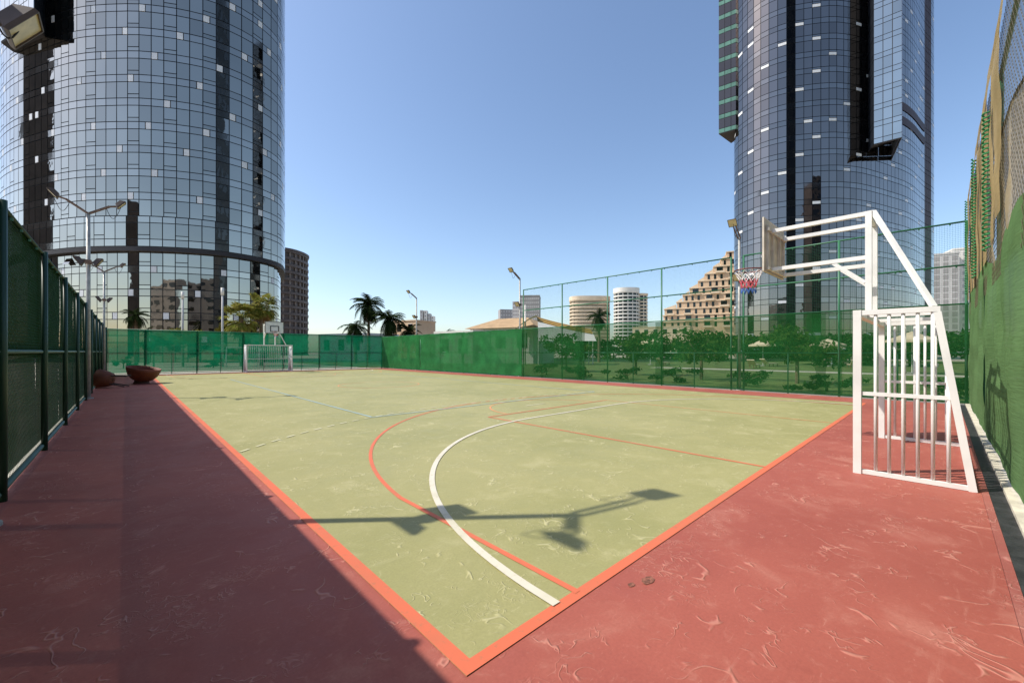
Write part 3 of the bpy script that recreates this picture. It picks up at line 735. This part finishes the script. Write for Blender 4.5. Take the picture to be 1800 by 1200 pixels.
# ------------------------------------------------------------------ distant buildings
def block(name, label, a, d, w, dep, h, wall, yaw=None, floors=8, bays=6, win=(.55, .6), wmat='window', cat='building', roof=None, slab=None, side=True, group=None):
    """rectangular block; front faces the court; each window a recessed part"""
    p = W(a, d); rz = math.atan2(RT.y, RT.x) if yaw is None else yaw+math.atan2(RT.y, RT.x)
    o = thing(name, label, cat, (p.x, p.y, -.1), rz, group)
    box1('wall', wall, o, -w/2, w/2, 0, dep, 0, h)
    fh = (h-.6)/floors; bw = w/bays
    wm = MB().box(-bw*win[0]/2, bw*win[0]/2, -.06, .05, 0, fh*win[1]); me = None
    for k in range(floors):
        if k*fh+fh < 3: continue
        for b in range(bays):
            x = -w/2+bw*(b+.5)
            if me is None: ob = wm.build('window', wmat, o); me = ob.data
            else: ob = bpy.data.objects.new('window', me); col.objects.link(ob); ob.parent = o
            ob.location = (x, 0, k*fh+fh*(1-win[1])*.5)
        if slab: box1('balcony_slab', slab, o, -w/2-.3, w/2+.3, -1.0, -.07, k*fh-.3+fh*.1, k*fh+fh*.24)
    if roof: box1('parapet', roof, o, -w/2-.25, w/2+.25, -.25, dep+.25, h, h+.9)
    return o
def ringed(name, label, a, d, plan, h, floors, wall, band, cat='building', rz=0, cap=None, win='window', bayw=3.0):
    """curved block: dark window ring per floor between projecting balcony rings, mullion walls between"""
    p = W(a, d); o = thing(name, label, cat, (p.x, p.y, -.1), math.atan2(RT.y, RT.x)+rz)
    pl = spline([Vector(q) for q in plan], 8)
    MB().prism([tuple(q) for q in inset(pl, .9)], 0, h-.2).build('wall', win, o)
    fh = h/floors
    base = MB().prism([tuple(q) for q in pl], 0, fh*.36); me = None
    for k in range(floors+1):
        if me is None: ob = base.build('balcony_band', band, o); me = ob.data
        else: ob = bpy.data.objects.new('balcony_band', me); col.objects.link(ob); ob.parent = o
        ob.location = (0, 0, k*fh-fh*.36*.5)
    for q0 in resample(inset(pl, .55), bayw): 
        MB().box(-.28, .28, -.28, .28, 0, h-.3).xf(Matrix.Translation((q0.x, q0.y, 0))).build('pier', wall, o)
    if cap: MB().prism([tuple(q) for q in inset(pl, -.3)], h+.2, h+cap).build('roof_crown', band, o)
    return o
def oval(rx, ry, n=14, e=2.4):
    out = []
    for i in range(n):
        t = 2*math.pi*i/n; c, s = math.cos(t), math.sin(t)
        out.append((rx*math.copysign(abs(c)**(2/e), c), ry*math.copysign(abs(s)**(2/e), s)))
    return out
ringed('brown_tower', 'dark brown rounded tower half hidden behind the broad blue glass tower', -109.5, 190, oval(12.5, 12.5), 46.5, 15, 'brownlight', 'brownwall', cap=1.2, win='brownwall', bayw=2.6)
ringed('apartment_block', 'long beige curved apartment block behind a palm, above the tall mesh fence', 76, 400, oval(19.5, 12, 16, 3), 51, 15, 'shade', 'cream2', cap=4.0, win='shade', bayw=4.2)
ringed('apartment_block', 'taller white curved apartment block with ringed balconies beside the stepped building', 106.5, 380, oval(11.5, 10), 56, 17, 'white', 'white', cap=4.2, bayw=4.4)
ringed('apartment_wing', 'slim pale apartment wing with fin-like slabs joined beside the white curved block', 120.5, 384, oval(6.5, 9), 54, 17, 'white', 'cream2', cap=1.5, bayw=3.5)
block('office_tower', 'grey office block with fine window bands behind the tent roof', 18.2, 420, 20, 24, 59, 'greywall', -.12, 14, 10, (.72, .5), 'greylight', roof='greywall')
block('office_annex', 'paler narrow office slab joined to the grey office block', 4.2, 424, 7.5, 22, 54, 'greylight', -.12, 14, 3, (.7, .4), 'greywall')
block('far_tower', 'small hazy grey apartment tower left of the grey office block', -8, 600, 19, 18, 64, 'greywall', .2, 12, 5, (.5, .5), 'greylight')
for i, (a, h, m_) in enumerate(((-156, 73, 'greylight'), (-150, 73, 'white'), (-144.5, 68, 'greylight'), (-139, 64, 'white'))):
    block('slab_tower', ['hazy slab tower standing first in a descending white cluster', 'hazy slab tower standing second in a descending white cluster', 'hazy slab tower standing third in a descending white cluster', 'hazy slab tower standing lowest in a descending white cluster'][i], a, 700+i*4, 4.6, 14, h, m_, 0, 12, 1, (.4, .55), 'greywall', group='white slab tower cluster')
block('corner_tower', 'grey and white tower seen through the mesh beside the dark blue glass tower', 247, 232, 11, 20, 57, 'greylight', -.5, 16, 3, (.6, .78), 'greywall', roof='greylight')
block('corner_tower', 'white slab tower next to the torn tan netting', 257.5, 232, 9, 20, 60, 'white', -.5, 16, 3, (.45, .5), 'greylight', roof='white')

# stepped cream terrace building
so = thing('stepped_building', 'cream stepped apartment building descending in terraces behind the tall mesh', 'building', (*W(90, 195), -.1), math.atan2(RT.y, RT.x)-.43)
def sx(u): t = (u-900)/716; return (195*t-90)/(.909+.417*t)
fh = 3.19; D0 = 195
steps = [1163, 1166, 1168, 1190, 1201, 1213, 1228, 1240, 1255, 1268, 1278]
rnd = random.Random(9)
wme = {}
def swin(w, h, x, z):
    if (w, h) not in wme:
        ob = MB().box(-w/2, w/2, -.05, .2, 0, h).build('window', 'window', so); wme[(w, h)] = ob.data
    else: ob = bpy.data.objects.new('window', wme[(w, h)]); col.objects.link(ob); ob.parent = so
    ob.location = (x, 0, z)
nf = len(steps); z00 = 13.2
xr = 128-90
for k, u in enumerate(steps):
    z0 = z00+fh*k; x0 = sx(u)
    m_ = 'cream' if k % 2 else 'cream2'
    box1('storey', 'cream', so, x0, xr, 0, 26, z0 if k else 0, z0+fh-.02)
    box1('floor_band', 'cream2', so, x0-.4, xr+.1, -.35, 26.2, z0+fh-.30, z0+fh-.021 if 0 else z0+fh+.12)
    x = x0+1.4; i = 0
    while x < xr-2:
        t = (i*7+k*3) % 9
        if t in (2, 6) and k < nf-2:
            swin(2.6, 2.3, x+1.0, z0+.45); box1('balcony', 'cream2', so, x-.8, x+3.0, -1.0, -.36, z0+.02, z0+.85); x += 4.6
        else: swin(1.0, 2.2, x, z0+.42); x += 2.7 if t % 2 else 3.6
        i += 1
    # sloped terrace gable at the step
    if k < nf-1 and k >= 2:
        x1 = sx(steps[k+1])
        MB().add([(x0-.3, .3, z0+fh+.13), (x1-.45, .3, z0+fh+.13), (x1-.45, .3, z0+1.62*fh), (x0-.3, 3, z0+fh+.13), (x1-.45, 3, z0+fh+.13), (x1-.45, 3, z0+1.62*fh)],
                 [(0, 1, 2), (5, 4, 3), (0, 3, 4, 1), (1, 4, 5, 2), (2, 5, 3, 0)]).build('terrace_gable', 'cream2', so)
# low neighbours beyond the fences
def villa(label, a, d, w, dep, h, roof_h, wallm='white', cat='house', name='low_house'):
    p = W(a, d); o = thing(name, label, cat, (p.x, p.y, -.1), math.atan2(RT.y, RT.x)-.5)
    box1('wall', wallm, o, -w/2, w/2, 0, dep, 0, h)
    e = .6; z = h
    if roof_h: MB().add([(-w/2-e, -e, z), (w/2+e, -e, z), (w/2+e, dep+e, z), (-w/2-e, dep+e, z), (-w/4, dep/2, z+roof_h), (w/4, dep/2, z+roof_h)], [(3, 2, 1, 0), (0, 1, 5, 4), (1, 2, 5), (2, 3, 4, 5), (3, 0, 4)]).build('roof', 'tanroof', o)
    else: box1('parapet', wallm, o, -w/2-.15, w/2+.15, -.15, dep+.15, z, z+.35)
    n = max(2, int(w/3.2))
    for i in range(n):
        x = -w/2+w*(i+.5)/n
        wd = box1('window', 'window', o, x-.75, x+.75, -.06, .04, h-2.7, h-.75)
        box1('frame', 'white', wd, x-.85, x+.85, -.09, -.061, h-.75, h-.62)
    return o
villa('white clubhouse with low tan hipped roof behind the bright green fence', -1.6, 56, 10, 7, 4.9, 1.6)
villa('flat white pool building beside the tan-roofed clubhouse', -8.2, 57, 6.5, 6, 4.2, 0)
villa('tan flat-roofed house behind dark palms', -29, 110, 8, 8, 9.8, 0, 'cream')
villa('long white wall building low behind the teal net fence', -31, 74, 12, 8, 4.6, 0)
villa('low cream terrace building at the foot of the stepped apartment building', 60, 165, 22, 14, 11.5, 0, 'cream2')
# tensile tent
tp = W(P(944, 52), 52); te = thing('tent', 'striped ochre and white tensile tent roof behind the tall mesh fence', 'tent', (tp.x, tp.y, -.05), math.atan2(RT.y, RT.x))
MB().tube((-1.5, .4, 0), (-1.5, .4, 7.6), .10, 8).build('mast', 'white', te, True)
def tz(x, y): return 6.3-.30*x+.010*x*x-.16*abs(y-1.2)      # sagging ridge roof
for i in range(7):
    y0, y1 = -1.2+.42*i, -1.2+.42*(i+1)
    MB().grid(lambda u, v: (7.0*u, y0+(y1-y0)*v, tz(7.0*u, y0+(y1-y0)*v)-.55*(1-(y0+(y1-y0)*v+1.2)/2.94)), 10, 2).build('canopy_stripe', 'tentyellow' if i % 2 else 'tentbrown', te, True)
MB().grid(lambda u, v: (7.0*u, -1.25-1.6*(1-v), 2.9+(tz(7.0*u, -1.2)-.58-2.9)*v**1.2), 10, 6).build('canopy_panel', 'white', te, True)
MB().grid(lambda u, v: (-3.2*u, -1.2+3*v, 6.2-1.0*u-1.2*u*u), 8, 4).build('canopy_panel', 'white', te, True)
for x, y in ((6.9, -1.1), (6.9, 1.6), (.1, -1.1), (-3.1, 0)): MB().tube((x, y, 0), (x, y, 3.9 if x > 0 else 4.0), .06, 6).build('tent_pole', 'white', te)

# ------------------------------------------------------------------ vegetation
def palm(label, a, d, z, r, mat='fr', fan=False, nf=34, group='palms around the court', skirt=True, trunk=.2, lean=.0):
    p = W(a, d); o = thing('palm_tree', label, 'palm', (p.x, p.y, -.1), random.uniform(0, 6))
    tb = MB(); n = 14
    for i in range(n):
        z0, z1 = z*i/n, z*(i+1)/n; rr = trunk*(1.25-.4*i/n)
        tb.tube((lean*z0/z, 0, z0), (lean*z1/z, 0, z1+.01), rr, 9, rr*.90)
    tb.build('trunk', 'bark', o)
    mb = MB(); dead = MB()
    for k in range(nf):
        az = k*2.39996+random.uniform(-.2, .2); el = R(random.uniform(-35, 80)) if k % 4 else R(random.uniform(-70, -20))
        tgt = dead if (el < R(-40) and skirt) else mb
        L = r*random.uniform(.85, 1.12); dirh = Vector((math.cos(az), math.sin(az), 0)); pos = Vector((lean, 0, z)); e = el; N = 9; pts = [pos.copy()]
        for i in range(N):
            pos = pos+(dirh*math.cos(e)+Vector((0, 0, 1))*math.sin(e))*(L/N); e -= R(11 if not fan else 4)*(1 if e > R(-75) else 0); pts.append(pos.copy())
        sd = Vector((-dirh.y, dirh.x, 0))
        for i in range(N): tgt.tube(pts[i], pts[i+1], .018*(1-i/N)+.006, 3, cap=False)
        if fan:
            c = pts[5]; ax = (pts[7]-pts[4]).normalized(); up = sd.cross(ax)
            for j in range(17):
                t = (j-8)/8*R(105); dv = ax*math.cos(t)+sd*math.sin(t)+up*random.uniform(-.12, .12); ll = r*.44*(1-.18*abs(j-8)/8); tip = c+dv*ll-Vector((0, 0, .16*ll+random.uniform(0, .2)*ll)); wv = dv.cross(up).normalized()*r*.034; m = c+dv*ll*.55
                tgt.add([c, m+wv, tip, m-wv], [(0, 1, 2, 3)])
        else:
            for i in range(1, N+1):
                for q in range(3):
                    f = q/3; b = pts[i-1].lerp(pts[i], f); ax = (pts[i]-pts[i-1]).normalized(); up = sd.cross(ax); ll = r*.30*math.sin(math.pi*min(.95, (i-1+f)/N*.85+.12))
                    for s in (1, -1):
                        dv = (sd*s*.8+ax*.7+up*random.uniform(.0, .35)-Vector((0, 0, .25))).normalized(); tip = b+dv*ll; wv = ax*r*.018
                        tgt.add([b-wv, b+wv, tip], [(0, 1, 2)])
    mb.build('crown', mat, o)
    if dead.v: dead.build('dry_fronds', 'deadfrond' if mat != 'frdark' else 'bark', o)
    return o
def P(u, d): return (u-900)/716*d
palm('low fan palm with broad sunlit crown before the blue glass tower', P(425, 47), 47, 5.5, 2.5, 'frsun', True, 46)
palm('taller fan palm with bright green top beside the far backboard', P(459, 49), 49, 7.1, 2.2, 'frsun', True, 46)
palm('small dark feather palm standing alone against the glass tower', P(239, 52), 52, 6.2, 1.9, 'frdark', nf=46)
palm('short dark palm beside the lone feather palm', P(259, 54), 54, 4.4, 1.1, 'frdark', nf=18)
palm('tall dark date palm behind the far end net, tallest of its clump', P(648, 60), 60, 8.4, 3.1, 'frdark', nf=54)
palm('dark date palm with dense round crown at the fence corner', P(684, 58), 58, 6.2, 2.9, 'frdark', nf=54)
palm('low spreading palm at the foot of the dark palm clump', P(625, 56), 56, 5.0, 2.6, 'frdark', nf=46)
palm('low dark palm in front of the tan house', P(718, 60), 60, 4.6, 2.4, 'frdark', nf=46)
palm('young palm beside the flat white pool building', P(787, 72), 72, 4.9, 1.6, 'fr', nf=22)
palm('dark palm in front of the long beige apartment block', P(1053, 62), 62, 6.9, 2.3, 'frdark', nf=46)
def bush(name, label, a, d, rx, ry, rz, z, n, mat, size=.22, cat='bush', trunk=None, group=None, world=None):
    p = Vector(world) if world else W(a, d); o = thing(name, label, cat, (p.x, p.y, -.1), random.uniform(0, 6), group)
    mb = MB(); cl = [(Vector((random.gauss(0, .45)*rx, random.gauss(0, .45)*ry, z+random.uniform(-.8, .8)*rz)), random.uniform(.25, .5)) for _ in range(max(6, n//60))]
    for i in range(n):
        c, cr = random.choice(cl); dv = Vector((random.gauss(0, 1), random.gauss(0, 1), random.gauss(0, 1))).normalized()*cr*random.uniform(.4, 1)
        c2 = c+Vector((dv.x*rx, dv.y*ry, dv.z*rz)); c2.z = max(c2.z, .1)
        a1 = Vector((random.gauss(0, 1), random.gauss(0, 1), random.gauss(0, .7))).normalized(); b1 = a1.cross(Vector((random.gauss(0, 1), random.gauss(0, 1), random.gauss(0, 1)))).normalized(); s = size*random.uniform(.6, 1.2)
        mb.add([c2-a1*s, c2+b1*s*.45, c2+a1*s, c2-b1*s*.45], [(0, 1, 2, 3)])
    mb.build('crown', mat, o)
    tb = MB(); tb.tube((0, 0, 0), (0, 0, z), trunk or .06, 8, (trunk or .06)*.6)
    for q in range(5):
        t = q*1.26; tb.tube((0, 0, z*.6), (rx*.5*math.cos(t), ry*.5*math.sin(t), z+rz*.3), (trunk or .06)*.5, 5, .01)
    tb.build('trunk', 'bark', o)
    return o
# trees and shrubs seen over and through the nets
bush('broadleaf_tree', 'yellow green leafy tree top rising just over the teal end net', P(322, 46), 46, 2.6, 2.2, .9, 3.3, 1500, 'flower', .16, 'tree', .09)
bush('broadleaf_tree', 'small leafy tree showing through the teal end net beside the yellow green tree', P(270, 44), 44, 1.8, 1.6, 1.0, 2.4, 900, 'leaf', .16, 'tree', .09)
bush('shrub', 'rounded green shrub low behind the teal end net at its shaded corner', P(217, 40), 40, .8, .8, .55, .7, 500, 'leaf', .12)
bush('shrub', 'low shrub behind the teal end net left of the barred goal', P(375, 42), 42, 1.2, .8, .4, .5, 500, 'leaf', .12)
for i, (x, y, lbl) in enumerate(((24.5, 5.0, 'leafy tree behind the thin net between two umbrellas'), (24, 9.5, 'leafy tree behind the thin net below the stepped building'), (25.5, 14.5, 'leafy tree behind the thin net by the tent'), (26, 21, 'leafy tree behind the low bright green fence'))):
    bush('broadleaf_tree', lbl, 0, 0, 1.7, 1.7, 1.0, 2.0, 1500, 'leaf', .15, 'tree', .10, None, (x, y))
for i in range(9):
    y = -3+3.1*i
    bush('shrub', 'low clipped green shrub in the hedge row on the lawn behind the see-through net', 0, 0, 1.2, 1.2, .35, .45, 320, 'hedge', .12, 'bush', None, 'hedge shrubs on the lawn', (20.6+.4*(i % 2), y))
# sun shades, loungers and pool on the lawn
def umbrella(label, x, y, z, r):
    o = thing('sun_umbrella', label, 'umbrella', (x, y, -.05), random.uniform(0, .7), 'beige sun umbrellas by the pool')
    MB().tube((0, 0, 0), (0, 0, z), .03, 8).build('pole', 'white', o); MB().tube((0, 0, 0), (0, 0, .08), .3, 10).build('base', 'greysteel', o)
    for k in range(8):
        a, b = k*math.pi/4, (k+1)*math.pi/4
        A = Vector((r*math.cos(a), r*math.sin(a), z-.55)); B = Vector((r*math.cos(b), r*math.sin(b), z-.55)); T = Vector((0, 0, z+.1)); dn = Vector((0, 0, -.16))
        MB().add([T, A, B, A+dn, B+dn], [(0, 1, 2), (1, 3, 4, 2)]).build('canopy_panel', 'canvas', o)
    return o
def wp(u, d): q = W(P(u, d), d); return q.x, q.y
umbrella('large beige umbrella framed by the bars of the near goal', *wp(1603, 30), 3.0, 1.5)
umbrella('beige umbrella behind the net between the hoop and the near goal', *wp(1455, 44), 2.9, 1.6)
umbrella('second beige umbrella just behind the one between hoop and near goal', *wp(1462, 55), 2.6, 1.5)
umbrella('beige umbrella behind the net below the hoop', *wp(1341, 46), 2.9, 1.5)
umbrella('beige umbrella behind the net below the stepped building', *wp(1143, 50), 3.2, 1.6)
def lounger(label, x, y, rz):
    o = thing('sun_lounger', label, 'lounger', (x, y, -.05), rz, 'sun loungers by the pool')
    box1('seat', 'canvas', o, -.33, .33, -.9, .35, .30, .38)
    MB().add([(-.33, .36, .30), (.33, .36, .30), (.33, .95, .78), (-.33, .95, .78), (-.33, .36, .38), (.33, .36, .38), (.33, .92, .85), (-.33, .92, .85)], [(3, 2, 1, 0), (4, 5, 6, 7), (0, 1, 5, 4), (1, 2, 6, 5), (2, 3, 7, 6), (3, 0, 4, 7)]).build('backrest', 'canvas', o)
    for sx in (-.28, .28):
        for sy in (-.8, .25): box1('leg', 'wood', o, sx-.03, sx+.03, sy-.03, sy+.03, 0, .299)
ls = ['sun lounger under the umbrella behind the hoop net', 'sun lounger beside the umbrella below the stepped building', 'sun lounger by the pool opposite the near goal', 'sun lounger beyond the umbrella between hoop and near goal', 'sun lounger on the lawn beneath the hoop net']
for l, (u, d) in zip(ls, ((1352, 44), (1165, 48), (1500, 40), (1440, 42), (1325, 40))): lounger(l, *wp(u, d), R(random.uniform(20, 120)))
q = wp(1530, 52); struct(MB().box(q[0]-9, q[0]+10, q[1]-6, q[1]+6, -.049, -.03).build('pool_water', 'water'))
pv = wp(1545, 40); struct(MB().box(38, 40, -8, 20, -.049, -.02).build('pool_path', 'concrete'))
# slender lamp posts before the glass tower
for u, d, l in ((321, 48, 'slim pale lamp post rising behind the yellow green tree'), (391, 45, 'slim pale lamp post beside the low fan palm')):
    q = W(P(u, d), d); o = thing('lamp_post', l, 'lamp post', (q.x, q.y, -.1), 0, 'lamp posts behind the end net')
    MB().tube((0, 0, 0), (0, 0, 7.9), .13, 8, .09).build('pole', 'greylight', o, True); MB().tube((0, 0, 7.9), (0, 0, 8.7), .16, 10, .16).build('lantern', 'white', o, True)
# small frame of white tube behind the end net
q = W(P(398, 43), 43); o = thing('practice_goal', 'white tubular goal frame showing through the teal end net', 'goal frame', (q.x, q.y, -.1), R(0))
for x in (0, 3): MB().tube((x, 0, 0), (x, 0, 2.1), .05, 8).build('post', 'white_steel', o); MB().tube((x, .05, 2.05), (x, 1.0, .05), .03, 6).build('back_stay', 'white_steel', o)
MB().tube((-.05, 0, 2.1), (3.05, 0, 2.1), .05, 8).build('crossbar', 'white_steel', o); MB().tube((0, 1, .05), (3, 1, .05), .03, 6).build('ground_bar', 'white_steel', o)

# trees closing the view beyond the lawn
for i in range(14):
    x, y = 84+random.uniform(-3, 3), -24+6.6*i
    bush('broadleaf_tree', 'dark broadleaf tree in the belt beyond the pool lawn, seen through the net', 0, 0, 4.4, 4.4, 2.3, 2.4, 1500, 'hedge', .42, 'tree', .16, 'tree belt beyond the lawn', (x, y))
# neighbouring towers standing behind the photographer, mirrored in the glass facades
for l, a, d, w, h, yw in (('dark residential tower across the road, mirrored in the blue glass tower', -172, -55, 22, 66, .9), ('dark slab tower behind the enclosure corner, mirrored in both glass towers', 56, -52, 36, 230, -.5),
                      ('dark tower behind the thick green cloth, mirrored in the dark blue glass tower', 118, -75, 30, 96, -.4), ('tall dark tower on the sunny side, mirrored in the edge of the blue glass tower', -222, 62, 20, 150, 1.4)):
    block('rear_tower', l, a, d, w, 22, h, 'core' if h > 200 else 'brownwall', yw+math.pi, 18, 7, (.6, .55), 'window', 'tower')

for l, a, d, w, h, yw in (('added unseen long grey block behind the enclosure, mirrored low in the blue glass tower', -115, -95, 70, 34, .6), ('added unseen long pale grey block behind the enclosure corner, mirrored low in the glass towers', -25, -125, 80, 40, .1), ('added unseen grey block beyond the thick green cloth, mirrored low in the dark blue tower', 205, -40, 70, 38, -.9)):
    block('added_reflection_block', l, a, d, w, 20, h, 'greywall', yw+math.pi, 9, 12, (.6, .5), 'window', 'building')  # unseen blocks added to grey the low facade reflections

# worn-through spots in the coating
for x, y, a_, b_ in ((2.57, 1.37, .06, .035), (2.44, 1.42, .03, .02)):
    struct(MB().add([(x+a_*math.cos(t*.45)*(1+.2*math.sin(t*2.7)), y+b_*math.sin(t*.45)*(1+.2*math.cos(t*3.3)), .0035) for t in range(14)], [tuple(range(14))]).build('worn_spot', 'wornspot'))
